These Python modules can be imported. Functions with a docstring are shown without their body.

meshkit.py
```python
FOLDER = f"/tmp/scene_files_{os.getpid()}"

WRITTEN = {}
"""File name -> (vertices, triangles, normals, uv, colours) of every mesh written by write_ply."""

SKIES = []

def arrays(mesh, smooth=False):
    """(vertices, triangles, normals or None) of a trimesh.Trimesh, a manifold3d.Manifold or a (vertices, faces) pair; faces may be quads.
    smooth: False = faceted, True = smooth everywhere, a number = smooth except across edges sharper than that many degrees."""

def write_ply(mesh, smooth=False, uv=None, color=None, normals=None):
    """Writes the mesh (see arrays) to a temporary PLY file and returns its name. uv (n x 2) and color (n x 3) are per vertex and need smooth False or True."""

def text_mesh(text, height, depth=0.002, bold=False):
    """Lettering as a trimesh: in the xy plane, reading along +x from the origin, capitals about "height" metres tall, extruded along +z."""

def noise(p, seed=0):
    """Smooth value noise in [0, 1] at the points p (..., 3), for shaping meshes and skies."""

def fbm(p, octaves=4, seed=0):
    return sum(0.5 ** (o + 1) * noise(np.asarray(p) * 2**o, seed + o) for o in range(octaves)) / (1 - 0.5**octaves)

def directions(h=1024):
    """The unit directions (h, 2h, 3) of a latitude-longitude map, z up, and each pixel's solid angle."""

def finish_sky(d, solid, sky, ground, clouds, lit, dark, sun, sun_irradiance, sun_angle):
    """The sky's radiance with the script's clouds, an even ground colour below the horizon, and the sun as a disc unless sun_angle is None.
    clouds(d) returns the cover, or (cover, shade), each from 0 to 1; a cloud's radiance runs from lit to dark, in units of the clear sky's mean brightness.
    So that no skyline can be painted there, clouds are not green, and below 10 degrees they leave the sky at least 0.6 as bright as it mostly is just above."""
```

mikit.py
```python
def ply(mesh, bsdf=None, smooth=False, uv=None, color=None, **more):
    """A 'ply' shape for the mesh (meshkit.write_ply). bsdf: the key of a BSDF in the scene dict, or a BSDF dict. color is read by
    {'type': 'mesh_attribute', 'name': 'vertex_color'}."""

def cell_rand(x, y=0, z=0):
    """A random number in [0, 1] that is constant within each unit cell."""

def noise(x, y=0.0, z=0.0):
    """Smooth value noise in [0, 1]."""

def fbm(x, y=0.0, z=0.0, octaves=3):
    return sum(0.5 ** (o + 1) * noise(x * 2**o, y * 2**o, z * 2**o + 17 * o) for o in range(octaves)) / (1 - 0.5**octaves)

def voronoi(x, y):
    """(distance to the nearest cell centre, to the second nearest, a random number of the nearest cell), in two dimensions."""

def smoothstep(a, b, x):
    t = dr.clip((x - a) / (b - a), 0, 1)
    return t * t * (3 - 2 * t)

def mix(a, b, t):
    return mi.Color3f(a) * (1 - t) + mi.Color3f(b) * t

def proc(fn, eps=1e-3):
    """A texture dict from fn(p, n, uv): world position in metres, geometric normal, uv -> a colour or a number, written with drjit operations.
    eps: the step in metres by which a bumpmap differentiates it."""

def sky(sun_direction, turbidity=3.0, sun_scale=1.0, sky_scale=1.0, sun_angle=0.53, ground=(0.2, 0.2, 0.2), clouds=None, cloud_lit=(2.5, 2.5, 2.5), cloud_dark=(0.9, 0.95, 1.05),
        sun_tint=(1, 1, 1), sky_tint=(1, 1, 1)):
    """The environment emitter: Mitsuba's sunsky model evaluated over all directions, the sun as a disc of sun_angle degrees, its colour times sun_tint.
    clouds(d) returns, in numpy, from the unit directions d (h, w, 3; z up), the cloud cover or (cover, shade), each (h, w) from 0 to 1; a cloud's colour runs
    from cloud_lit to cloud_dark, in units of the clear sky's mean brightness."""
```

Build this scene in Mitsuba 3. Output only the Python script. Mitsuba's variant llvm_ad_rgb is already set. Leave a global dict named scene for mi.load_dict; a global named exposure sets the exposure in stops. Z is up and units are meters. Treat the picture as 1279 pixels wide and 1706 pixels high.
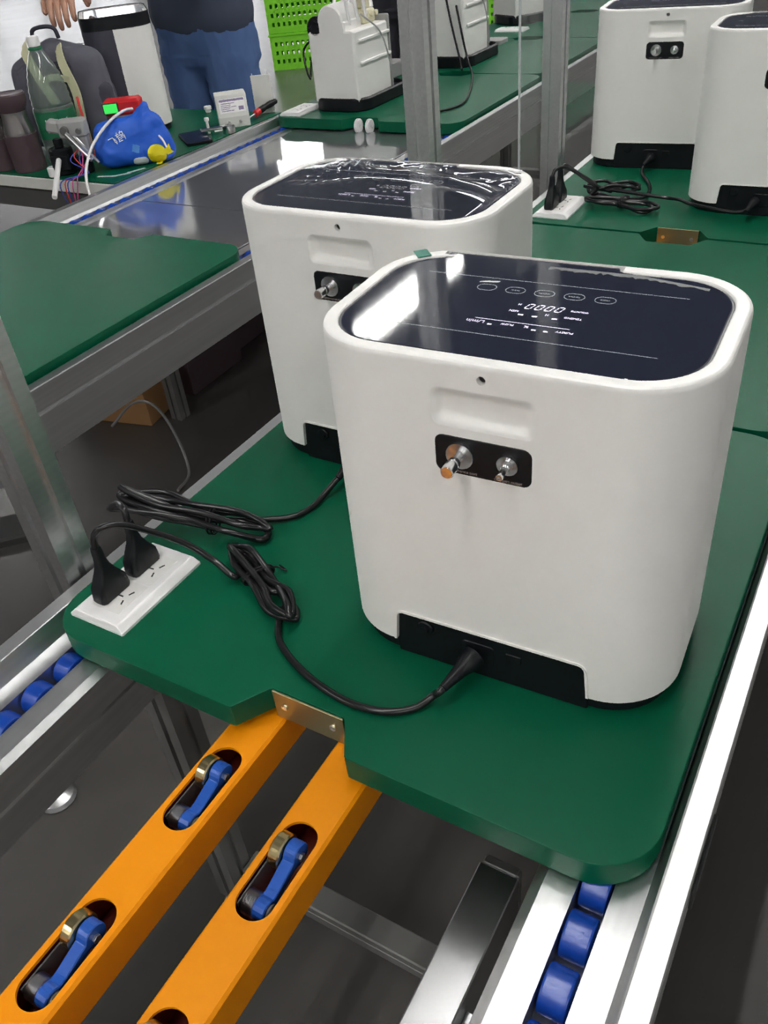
import math, random
import numpy as np, trimesh, manifold3d as m3
import mitsuba as mi, drjit as dr
import mikit, meshkit
from mikit import ply, proc, fbm, noise, smoothstep, mix
from shapely.geometry import Polygon, box as sbox
from shapely.geometry.polygon import orient
T = mi.ScalarTransform4f
random.seed(7); rng = np.random.default_rng(7)
scene, labels = {}, {}
ZS = 0.68                      # the pallets' top stands 0.68 m above the floor; lengths below are given from the pallets' top

# ---------------------------------------------------------------- camera, exposure, lights
exposure = 0.62
CAM = np.array([0.638, -0.319, 0.561 + ZS])
FWD = np.array([-0.444, 0.662, -0.604]); UP = -np.array([0.240, -0.561, -0.792])
scene['camera'] = {'type': 'perspective', 'fov_axis': 'x', 'fov': math.degrees(2 * math.atan(639.5 / 1393.4)),
                   'near_clip': 0.02, 'far_clip': 100.0,
                   'to_world': T().look_at(origin=CAM.tolist(), target=(CAM + FWD).tolist(), up=UP.tolist())}
LAMP = 36.0                    # radiance of the ceiling tubes
WINDOW = 1.65                   # radiance of the daylit panes
TUBES = [(-1.95, y) for y in (4.15, 5.9, 7.6)] + [(-6.1, y) for y in (1.0, 3.2, 5.4, 8.8, 11.0)] + [(-1.95, -3.4), (-1.95, -2.0), (2.5, -3.4), (2.5, -2.0)] + [(0.28, y) for y in (-3.4, -2.05, -.7, .65, 2.0, 3.35, 4.7, 6.05, 7.4, 8.75, 10.1)]
TUBE_Z = 2.2

# ---------------------------------------------------------------- materials
def rgb(c): return {'type': 'rgb', 'value': list(map(float, c))}
def mat(key, base, rough=0.5, metal=0.0, spec=0.5, two=False, **kw):
    b = {'type': 'principled', 'base_color': base if isinstance(base, dict) else rgb(base), 'roughness': rough, 'metallic': metal, 'specular': spec, **kw}
    scene['mat_' + key] = {'type': 'twosided', 'bsdf': b} if two else b
def M(key): return 'mat_' + key
mat('white', (.80, .79, .765), .42)
mat('whiteplate', (.84, .83, .83), .35)
mat('black', (.0045, .0055, .007), .40, spec=.2)
mat('cord', (.006, .006, .007), .25, spec=.35)
mat('glass', (.008, .010, .020), .062, spec=.6)
mat('seal', (.07, .075, .08), .4)
mat('chrome', (.80, .80, .80), .12, 1.0)
mat('cup', (.62, .62, .62), .22, 1.0)
mat('copper', (.62, .50, .44), .2, 1.0)
mat('brass', (.62, .50, .26), .22, 1.0)
mat('plate', (.33, .30, .16), .35, .8)
mat('mark', (.42, .43, .46), .5)
mat('caption', (.30, .24, .22), .5)
mat('paleprint', (.75, .78, .82), .5)
mat('blue', (.006, .045, .29), .28)
mat('lever', (.012, .075, .36), .33)
mat('orange', proc(lambda p, n, uv: mix((.72, .235, .0005), (.80, .27, .001), fbm(p.x * 20, p.y * 9, p.z * 20))), .45, spec=.25)
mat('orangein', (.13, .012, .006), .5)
mat('steel', (.46, .46, .47), .3, 1.0)
mat('darksteel', (.16, .16, .16), .35, .7)
mat('rubber', (.02, .02, .02), .7)
mat('green', proc(lambda p, n, uv: mix((.0002, .054, .026), (.0004, .068, .034), fbm(p.x * 6, p.y * 6, p.z * 6)), ), .42, spec=.13)
mat('tape', (.01, .13, .09), .4)
mat('alu', proc(lambda p, n, uv: mix((.66, .665, .67), (.74, .745, .75), noise(p.x * 260, p.y * 3, p.z * 260))), .36, 1.0)
mat('aludark', (.22, .22, .215), .42, .6)
mat('groove', (.03, .03, .03), .6)
mat('cover', (.46, .47, .49), .10, .85)
mat('floor', proc(lambda p, n, uv: mix((.055, .052, .050), (.078, .073, .070), fbm(p.x * 2.2, p.y * 2.2, 0., 4))), .28, spec=.42)
mat('wall', (.50, .50, .50), .7, two=True)
mat('ceiling', (.22, .23, .26), .8, two=True)
mat('frame', (.55, .55, .55), .5)
mat('card', (.36, .19, .08), .8)
mat('lime', (.19, .62, .02), .5, two=True)
mat('bag', proc(lambda p, n, uv: mix((.008, .07, .46), (.014, .11, .58), fbm(p.x * 9, p.y * 9, p.z * 9))), .55)
mat('yellow', (.80, .68, .01), .5)
mat('red', (.55, .015, .02), .4)
mat('lcd', (.05, .5, .08), .3)
mat('filmgrey', (.10, .105, .11), .5)
mat('greyhose', (.20, .20, .20), .3)
mat('grey', (.30, .30, .30), .45)
mat('palegrey', (.62, .62, .59), .5)
mat('pack', proc(lambda p, n, uv: mix((.055, .055, .075), (.10, .10, .125), fbm(p.x * 14, p.y * 14, p.z * 14))), .75)
mat('packdark', (.025, .025, .04), .7)
mat('strap', (.56, .55, .36), .7)
mat('jeans', proc(lambda p, n, uv: mix((.035, .075, .20), (.09, .16, .34), fbm(p.x * 17, p.y * 17, p.z * 5, 4))), .8)
mat('shirt', (.035, .045, .075), .85)
mat('darkcloth', (.018, .018, .026), .85)
mat('skin', (.46, .25, .17), .5)
mat('hair', (.015, .012, .010), .5)
mat('brown', (.055, .035, .042), .35)
mat('lidsteel', (.30, .28, .28), .2, .9)
mat('ivory', (.66, .63, .46), .5)
mat('wire_red', (.6, .03, .03), .5)
mat('wire_pink', (.5, .06, .22), .5)
mat('wire_blue', (.05, .06, .35), .5)
mat('greencap', (.01, .11, .05), .35)
scene['mat_pet'] = {'type': 'blendbsdf', 'weight': .14, 'a': {'type': 'thindielectric', 'int_ior': 1.5, 'specular_transmittance': rgb((.80, .88, .84))}, 'b': {'type': 'twosided', 'bsdf': {'type': 'roughplastic', 'alpha': .12, 'diffuse_reflectance': rgb((.50, .56, .54))}}}
scene['mat_pane'] = {'type': 'thindielectric', 'int_ior': 1.49}
scene['mat_film'] = {'type': 'thindielectric', 'int_ior': 1.45}
mat('hose', (.55, .57, .58), .2)

# ---------------------------------------------------------------- mesh helpers
def prism(pts, layers):
    """Stacked outlines of one polygon: layers of (inset, z); capped below and above."""
    p = np.asarray(orient(Polygon(pts)).exterior.coords)[:-1]
    a, b = np.roll(p, 1, 0), np.roll(p, -1, 0)
    e1, e2 = p - a, b - p
    e1 /= np.linalg.norm(e1, axis=1)[:, None]; e2 /= np.linalg.norm(e2, axis=1)[:, None]
    n1, n2 = np.c_[-e1[:, 1], e1[:, 0]], np.c_[-e2[:, 1], e2[:, 0]]
    n = n1 + n2; n /= np.maximum((n * n1).sum(1), .3)[:, None]
    k = len(p); v = [np.c_[p + n * i, np.full(k, z)] for i, z in layers]; f = []
    i = np.arange(k); j = (i + 1) % k
    for l in range(len(layers) - 1):
        o, q = l * k, (l + 1) * k
        f += [np.c_[o + i, o + j, q + j], np.c_[o + i, q + j, q + i]]
    def cap(ring):
        vv, ff = trimesh.creation.triangulate_polygon(Polygon(ring[:, :2]), engine='earcut')
        d = np.linalg.norm(vv[:, None, :] - ring[None, :, :2], axis=2).argmin(1); ff = d[ff]
        t = ring[ff][:, :, :2]; c = (t[:, 1, 0] - t[:, 0, 0]) * (t[:, 2, 1] - t[:, 0, 1]) - (t[:, 1, 1] - t[:, 0, 1]) * (t[:, 2, 0] - t[:, 0, 0])
        ff[c < 0] = ff[c < 0][:, ::-1]
        return ff
    f.append(cap(v[0])[:, ::-1]); f.append(cap(v[-1]) + k * (len(layers) - 1))
    return trimesh.Trimesh(np.vstack(v), np.vstack(f), process=False)
def loft(rings):
    """Rings of equally many points (k, 3), joined and closed by fans."""
    k = len(rings[0]); i = np.arange(k); j = (i + 1) % k; N = len(rings); f = []
    for s in range(N - 1): f += [np.c_[s * k + i, s * k + j, (s + 1) * k + j], np.c_[s * k + i, (s + 1) * k + j, (s + 1) * k + i]]
    v = np.vstack([*rings, rings[0].mean(0), rings[-1].mean(0)]); f += [np.c_[j, i, 0 * i + N * k], np.c_[(N - 1) * k + i, (N - 1) * k + j, 0 * i + N * k + 1]]
    return trimesh.Trimesh(v, np.vstack(f), process=False)
def rrect(a, b, r, n=10, cx=0, cy=0):
    r = max(min(r, a - 1e-4, b - 1e-4), 1e-4); out = []
    for sx, sy, t0 in ((1, 1, 0), (-1, 1, 90), (-1, -1, 180), (1, -1, 270)):
        for t in np.linspace(t0, t0 + 90, n + 1):
            out.append((cx + sx * (a - r) + r * math.cos(math.radians(t)), cy + sy * (b - r) + r * math.sin(math.radians(t))))
    return np.array(out)
def slab(x0, x1, y0, y1, z0, z1, c=.001, r=.0):
    """A box with its edges chamfered by c (and corners rounded by r)."""
    c = min(c, .3 * (z1 - z0), .3 * (x1 - x0), .3 * (y1 - y0))
    return prism(rrect((x1 - x0) / 2, (y1 - y0) / 2, max(r, c), 5 if r else 1, (x0 + x1) / 2, (y0 + y1) / 2), [(c, z0), (0, z0 + c), (0, z1 - c), (c, z1)])
def lathe(prof, n=32):
    m = trimesh.creation.revolve(np.array(prof, float), sections=n)
    if m.volume < 0: m.invert()
    return m
def cyl(p0, p1, r, n=20, c=0.0):
    p0, p1 = np.array(p0, float), np.array(p1, float); L = np.linalg.norm(p1 - p0); c = c or min(r, L) * .12
    m = lathe([(0, 0), (r - c, 0), (r, c), (r, L - c), (r - c, L), (0, L)], n)
    m.apply_transform(trimesh.geometry.align_vectors([0, 0, 1], (p1 - p0) / L)); m.apply_translation(p0)
    return m
def spline(pts, n=10):
    P = np.array(pts, float); P = np.vstack([2 * P[0] - P[1], P, 2 * P[-1] - P[-2]]); out = []
    for i in range(1, len(P) - 2):
        for t in np.linspace(0, 1, n, endpoint=False):
            a, b, c, d = P[i - 1:i + 3]
            out.append(.5 * (2 * b + (c - a) * t + (2 * a - 5 * b + 4 * c - d) * t * t + (3 * b - a - 3 * c + d) * t ** 3))
    return np.array(out + [P[-2]])
def tube(pts, r, n=8, k=8, smooth=True):
    """A round tube with closed ends along a smooth line; r a number or a number per point of the line."""
    C = spline(pts, k) if smooth else np.array(pts, float); N = len(C); R = np.broadcast_to(r, N) if np.ndim(r) == 0 else np.interp(np.linspace(0, 1, N), np.linspace(0, 1, len(r)), r)
    t = np.gradient(C, axis=0); t /= np.linalg.norm(t, axis=1)[:, None]
    u = np.cross(t[0], [0, 0, 1.0]); u = u if np.linalg.norm(u) > .1 else np.cross(t[0], [1.0, 0, 0]); us = []
    for i in range(N):
        u = u - t[i] * (u @ t[i]); u /= np.linalg.norm(u); us.append(u)
    us = np.array(us); w = np.cross(t, us); a = np.arange(n) * 2 * np.pi / n
    v = (C[:, None] + R[:, None, None] * (np.cos(a)[None, :, None] * us[:, None] + np.sin(a)[None, :, None] * w[:, None])).reshape(-1, 3)
    f = []; i = np.arange(n); j = (i + 1) % n
    for s in range(N - 1):
        f += [np.c_[s * n + i, s * n + j, (s + 1) * n + j], np.c_[s * n + i, (s + 1) * n + j, (s + 1) * n + i]]
    v = np.vstack([v, C[0], C[-1]]); f += [np.c_[j, i, 0 * i + N * n], np.c_[(N - 1) * n + i, (N - 1) * n + j, 0 * i + N * n + 1]]
    return trimesh.Trimesh(v, np.vstack(f), process=False)
def sheet(fn, nu, nv, thick=.0015):
    """A thin solid sheet over fn(u, v) -> points, u and v from 0 to 1."""
    u, v = np.meshgrid(np.linspace(0, 1, nu), np.linspace(0, 1, nv), indexing='ij'); P = fn(u, v)
    du, dv = np.gradient(P, axis=0), np.gradient(P, axis=1); n = np.cross(du, dv); n /= np.linalg.norm(n, axis=2)[..., None] + 1e-12
    A, B = (P + n * thick / 2).reshape(-1, 3), (P - n * thick / 2).reshape(-1, 3); K = nu * nv; f = []
    q = lambda i, j: i * nv + j
    for i in range(nu - 1):
        for j in range(nv - 1):
            a, b, c, d = q(i, j), q(i + 1, j), q(i + 1, j + 1), q(i, j + 1)
            f += [(a, b, c), (a, c, d), (K + a, K + c, K + b), (K + a, K + d, K + c)]
    rim = [q(i, 0) for i in range(nu)] + [q(nu - 1, j) for j in range(1, nv)] + [q(i, nv - 1) for i in range(nu - 2, -1, -1)] + [q(0, j) for j in range(nv - 2, 0, -1)]
    for a, b in zip(rim, rim[1:] + rim[:1]): f += [(a, K + a, K + b), (a, K + b, b)]
    return trimesh.Trimesh(np.vstack([A, B]), np.array(f), process=False)
def cat(*ms): return trimesh.util.concatenate([m for m in ms])
def man(m):
    m = m.copy(); m.merge_vertices()
    return m3.Manifold(m3.Mesh(np.asarray(m.vertices, np.float32), np.asarray(m.faces, np.uint32)))
def unman(M_):
    k = M_.to_mesh(); return trimesh.Trimesh(k.vert_properties[:, :3], k.tri_verts, process=False)
def cut(a, *bs):
    A = man(a)
    for b in bs:
        B = man(b); assert B.num_tri() and A.num_tri(); A = A - B
    return unman(A)
def mv(m, t=(0, 0, 0), rz=0.0, rx=0.0, ry=0.0):
    m = m.copy(); R = trimesh.transformations
    if rx: m.apply_transform(R.rotation_matrix(rx, [1, 0, 0]))
    if ry: m.apply_transform(R.rotation_matrix(ry, [0, 1, 0]))
    if rz: m.apply_transform(R.rotation_matrix(rz, [0, 0, 1]))
    m.apply_translation(t); return m
def text(s, h, at=(0, 0), depth=.0003, bold=False, spin=0.0):
    """Lettering centred at a point of the xy plane."""
    m = meshkit.text_mesh(s, h, depth, bold); c = (m.bounds[0] + m.bounds[1]) / 2
    m.apply_translation((-c[0], -c[1], 0)); return mv(m, (at[0], at[1], 0), rz=spin)
def blob(spheres, length=.02, it=10, seg=14):
    """One continuous smooth body: hulls of pairs of spheres ((x,y,z), r), joined, refined and smoothed."""
    S = lambda p, r: m3.Manifold.sphere(r, seg).translate(tuple(map(float, p)))
    parts = [m3.Manifold.batch_hull([S(*s) for s in g]) for g in spheres]
    k = m3.Manifold.batch_boolean(parts, m3.OpType.Add).refine_to_length(length)
    m = unman(k); m.merge_vertices(); trimesh.smoothing.filter_taubin(m, lamb=.5, nu=.52, iterations=it); return m

# ---------------------------------------------------------------- naming helpers
used = set()
def numbered(k):
    if k not in used: used.add(k); return k
    i = 1
    while f'{k}_{i:03d}' in used: i += 1
    k = f'{k}_{i:03d}'; used.add(k); return k
class Place:
    def __init__(s, x=0, y=0, z=0, rz=0, k=1.0): s.m = T().translate([x, y, z + ZS]) @ T().rotate([0, 0, 1], math.degrees(rz)) @ T().scale(k)
HERE = Place()
where = {}
def thing(name, label, category, group=None, at=HERE, kind=None):
    k = numbered(name); where[k] = at
    labels[k] = {'label': label, 'category': category}
    if group: labels[k]['group'] = group
    if kind: labels[k]['kind'] = kind
    return k
def part(parent, name, shape, label=None, kind=None):
    """shape: a ply dict, shared between copies."""
    k = numbered(parent + '__' + name); at = where[parent]; where[k] = at
    scene[k] = {**shape, 'to_world': at.m}
    if label or kind: labels[k] = {**({'label': label} if label else {}), **({'kind': kind} if kind else {})}
    return k
def P(mesh, m, smooth=30): return ply(mesh, M(m), smooth)
def solo(name, mesh, m, label, category, group=None, smooth=30, at=HERE):
    k = thing(name, label, category, group, at); scene[k] = {**P(mesh, m, smooth), 'to_world': at.m}; return k
def struct(name, mesh, m, smooth=30):
    k = numbered(name); scene[k] = {**P(mesh, m, smooth), 'to_world': HERE.m}; where[k] = HERE; labels[k] = {'kind': 'structure'}; return k

# ---------------------------------------------------------------- the hall
FZ = -ZS
X0, X1, Y0, Y1, CZ = -18.0, 4.0, -5.0, 20.0, 4.4
struct('floor', slab(X0, X1, Y0, Y1, FZ - .1, FZ), 'floor')
struct('ceiling', slab(X0, X1, Y0, Y1, CZ, CZ + .1), 'ceiling')
struct('wall_right', slab(X1, X1 + .1, Y0, Y1, FZ, CZ), 'wall')
struct('wall_front', slab(X0, X1, Y0 - .1, Y0, FZ, CZ), 'wall')
struct('wall_back', slab(X0, X1, Y1, Y1 + .1, FZ, CZ), 'wall')
struct('wall_left', slab(X0 - .1, X0, Y0, Y1, FZ, CZ), 'wall')
scene['mat_daylight'] = {'type': 'diffuse', 'reflectance': rgb((.5, .5, .5))}
def window(x, y, z, w, h, wall):
    k = struct(f'window_{len([a for a in used if a.startswith("window_") and "__" not in a]) + 1}',
               cat(*[slab(x, x + .06, y + s * w / 2 - .04, y + s * w / 2 + .04, z, z + h) for s in (-1, 0, 1)], *[slab(x, x + .06, y - w / 2, y + w / 2, z + t * h - .03, z + t * h + .03) for t in (0, .5, 1)]) if wall == 'x' else
               cat(*[slab(x + s * w / 2 - .04, x + s * w / 2 + .04, y - .06, y, z, z + h) for s in (-1, 0, 1)], *[slab(x - w / 2, x + w / 2, y - .06, y, z + t * h - .03, z + t * h + .03) for t in (0, .5, 1)]), 'frame', False)
    pane = slab(x - .0, x + .02, y - w / 2, y + w / 2, z, z + h) if wall == 'x' else slab(x - w / 2, x + w / 2, y - .02, y, z, z + h)
    part(k, 'pane', {**ply(pane, M('daylight')), 'emitter': {'type': 'area', 'radiance': rgb((WINDOW, WINDOW * 1.01, WINDOW * 1.03))}})
for y in (5.0, 8.0, 11.0, 14.0, 17.0): window(X0, y, -.2, 2.9, 3.2, 'x')
for x in (-16.4, -13.4): window(x, Y1, -.2, 2.9, 3.2, 'y')
fit = {'casing': P(slab(-.09, .09, -.62, .62, .03, .07, .01), 'white'), 'tube': ply(cyl((.06, -.6, 0), (.06, .6, 0), .017), M('daylight'), 30), 'tube2': ply(cyl((-.06, -.6, 0), (-.06, .6, 0), .017), M('daylight'), 30), 'hanger': P(cat(cyl((0, -.5, .07), (0, -.5, CZ - TUBE_Z), .004, 8), cyl((0, .5, .07), (0, .5, CZ - TUBE_Z), .004, 8)), 'darksteel')}
for x, y in TUBES:
    t = thing('tube_lamp', {-1.95: 'twin tube lamp hung over the left edge of the rear line', -6.1: 'twin tube lamp of the farthest row', 2.5: 'twin tube lamp hung over the aisle to the right', .28: 'twin tube lamp hung in the row over the front line'}[x], 'lamp', {-1.95: 'tube lamps over the rear line', -6.1: 'tube lamps of the far row', 2.5: 'tube lamps over the aisle', .28: 'tube lamps over the front line'}[x], Place(x, y, TUBE_Z))
    part(t, 'casing', fit['casing']); part(t, 'hanger', fit['hanger'])
    for q in ('tube', 'tube2'): part(t, 'tube', {**fit[q], 'emitter': {'type': 'area', 'radiance': rgb((LAMP, LAMP * .99, LAMP * .95))}})

# ---------------------------------------------------------------- conveyor lines
RAIL = [(-.027, -.115), (.076, -.115), (.076, -.077), (.072, -.077), (.072, -.072), (.076, -.072), (.076, -.036), (.068, -.031), (.045, -.031), (.045, -.062), (.021, -.062), (.021, -.031), (-.001, -.031),
        (-.008, -.0105), (-.0095, -.010), (-.026, -.010), (-.027, -.0115), (-.027, -.046), (-.022, -.046), (-.022, -.052), (-.027, -.052)]
def rail_mesh(y0, y1, mirror):
    p = np.array(RAIL) * ((-1, 1) if mirror else (1, 1)) + ((.6, 0) if mirror else (0, 0))
    m = prism(p, [(0, -y1), (0, -y0)])                  # extruded along z, then laid along y
    m.vertices = np.c_[m.vertices[:, 0], -m.vertices[:, 2], m.vertices[:, 1]]
    m.invert() if m.volume < 0 else None
    return m
def roller_mesh():
    return mv(lathe([(0, 0), (.0150, 0), (.0165, .0008), (.017, .0022), (.017, .0183), (.0165, .0197), (.0150, .0205), (0, .0205)], 32), (-.01025, 0, 0), ry=math.pi / 2)
ROLL, AXLE = P(roller_mesh(), 'blue'), P(cyl((-.0118, 0, 0), (.0118, 0, 0), .004, 10), 'steel')
def conveyor(label, xo, zo, y0, y1, left_y, right_y, legs, cross):
    c = thing('conveyor_line', label, 'conveyor', None, Place(xo, 0, zo))
    for side, ys in ((0, left_y), (1, right_y)):
        rl = part(c, 'rail', P(rail_mesh(y0, y1, side), 'alu', False))
        x = .567 if side else .033
        for y in ys:
            where[rl] = Place(xo + x, y, zo - .0455)
            part(rl, 'roller', ROLL)
    lz = FZ - zo
    for x in (.025, .575 + .025 * (not xo == 0)):
        for y in legs:
            lg = part(c, 'leg', P(profile(x - .02, y - .02, .04, lz + .05, -.116), 'aludark', False))
            part(lg, 'foot', P(mv(lathe([(0, 0), (.032, 0), (.034, .004), (.030, .011), (.014, .018), (.009, .022), (.009, .05), (0, .05)], 24), (x, y, lz)), 'steel'))
    for y in legs:
        part(c, 'crossbar', P(cat(slab(.046, .554, y + .0, y + .036, lz + .08, lz + .116, .002), slab(.046, .554, y - .001, y + .037, lz + .094, lz + .102, .001)), 'aludark', False))
    return c
def profile(x, y, w, z0, z1):
    """A square aluminium extrusion with one T-slot on each side."""
    g, d = w * .10, w * .13
    s = []
    for k in range(4):
        side = [(0, 0), (w / 2 - g, 0), (w / 2 - g, d), (w / 2 + g, d), (w / 2 + g, 0)]
        a = k * math.pi / 2; c, sn = round(math.cos(a)), round(math.sin(a))
        s += [((px - w / 2) * c - (py - w / 2) * sn, (px - w / 2) * sn + (py - w / 2) * c) for px, py in side]
    return prism(np.array(s) + (x + w / 2, y + w / 2), [(0, z0), (0, z1)])
pit = .041
lineA = conveyor('front conveyor line with bare roller rails on both sides, carrying the two nearest machines', 0, 0, -.75, 3.2,
                 [-.007 - pit * k for k in range(-1, 6)], [.012 - pit * k for k in range(-1, 7)], (.09, 1.60), 1)
B0, BZ = -.994, .033
lineB = conveyor('rear conveyor line behind the posts with a shiny cover between its rails', B0, BZ, -.6, 8.0,
                 [.83 + pit * k for k in range(0, 24)], [.83 + pit * k for k in range(0, 24)], (.09, 1.75, 3.4), 1)
where[lineB] = Place(B0, 0, BZ)
for y0, y1 in ((.30, 1.118), (1.121, 1.95)):
    part(lineB, 'cover_plate', P(slab(.079, .521, y0, y1, -.036, -.032, .0008), 'cover', False), 'shiny sheet reflecting the blue bag and jeans')

# pallets
def pallet_outline(w=.6, r=.05):
    base = Polygon(rrect(w / 2, w / 2, r, 8, w / 2, w / 2))
    for y, d in ((0, 1), (w, -1)):
        base = base.difference(Polygon([(.2405, y - d * .01), (.2405, y), (.2615, y + d * .034), (.3375, y + d * .034), (.3585, y), (.3585, y - d * .01)]))
    return base.buffer(-.004).buffer(.008, 4).buffer(-.004).simplify(.0003)
PAL = pallet_outline()
PALLET = P(prism(np.array(PAL.exterior.coords)[:-1], [(.0025, -.028), (0, -.0255), (0, -.0014), (.0004, -.0004), (.0014, 0)]), 'green', 25)
PLATE = P(cut(slab(.2625, .3365, .0315, .0335, -.0345, -.0005, .0005), cyl((.274, .02, -.016), (.274, .05, -.016), .002, 10)), 'plate', False)
def screw(x, z): return cyl((x, .0318, z), (x, .0300, z), .0032, 14)
SCREWS = [P(cut(screw(x, -.017), mv(slab(-.0022, .0022, -.0006, .0006, -.0004, .0004, .0001), (x, .0299, -.017)), mv(slab(-.0004, .0004, -.0006, .0006, -.0022, .0022, .0001), (x, .0299, -.017))), 'chrome', False) for x in (.274, .325)]
def pallet(xo, y, z, label, plate=True, group=None):
    p = thing('pallet', label, 'pallet', group, Place(xo, y, z))
    part(p, 'board', PALLET)
    if plate:
        pl = part(p, 'notch_plate', PLATE, 'brass coloured metal plate in the notch')
        for s in SCREWS: part(pl, 'screw', s)
    return p
pallet(0, 0, 0, 'nearest green work pallet carrying the two large white machines and the first socket plate')
pallet(0, .608, 0, 'empty green work pallet on the front line, between the near and the far machines')
pallet(0, 1.216, 0, 'green work pallet at the top right with two white machines and tangled black cord')
pallet(0, 1.824, 0, 'green work pallet on the front line behind the two machines at the top right')
pallet(B0, .27, BZ, 'green work pallet at the left edge, behind the near post, with nothing on it', False)
pallet(B0, 1.765, BZ, 'green work pallet carrying the opened white unit with tubes beside the green crate', False)
pallet(B0, 2.373, BZ, 'green work pallet carrying the second opened unit, partly behind the middle post', False)
pallet(B0, 2.981, BZ, 'green work pallet on the rear line carrying the third opened unit', False)
for y, l in ((3.589, 'far green work pallet on the rear line just beyond the third opened unit'), (4.197, 'second green work pallet beyond the third opened unit on the rear line'), (4.805, 'farthest green work pallet of the rear line at the top edge')):
    pallet(B0, y, BZ, l, False, 'far pallets of the rear line')
for x, side_ in ((-.712, 'left'), (-.676, 'right')):
    solo('bumper_wheel', mv(cat(mv(lathe([(.004, 0), (.0165, 0), (.019, .002), (.019, .009), (.0165, .011), (.004, .011), (.004, 0)], 24), ry=math.pi / 2)), (x, 1.777, .016)), 'whiteplate',
         side_ + ' one of two small white wheels in the notch below the first opened unit', 'wheel', 'white wheels in the notch')

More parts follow.
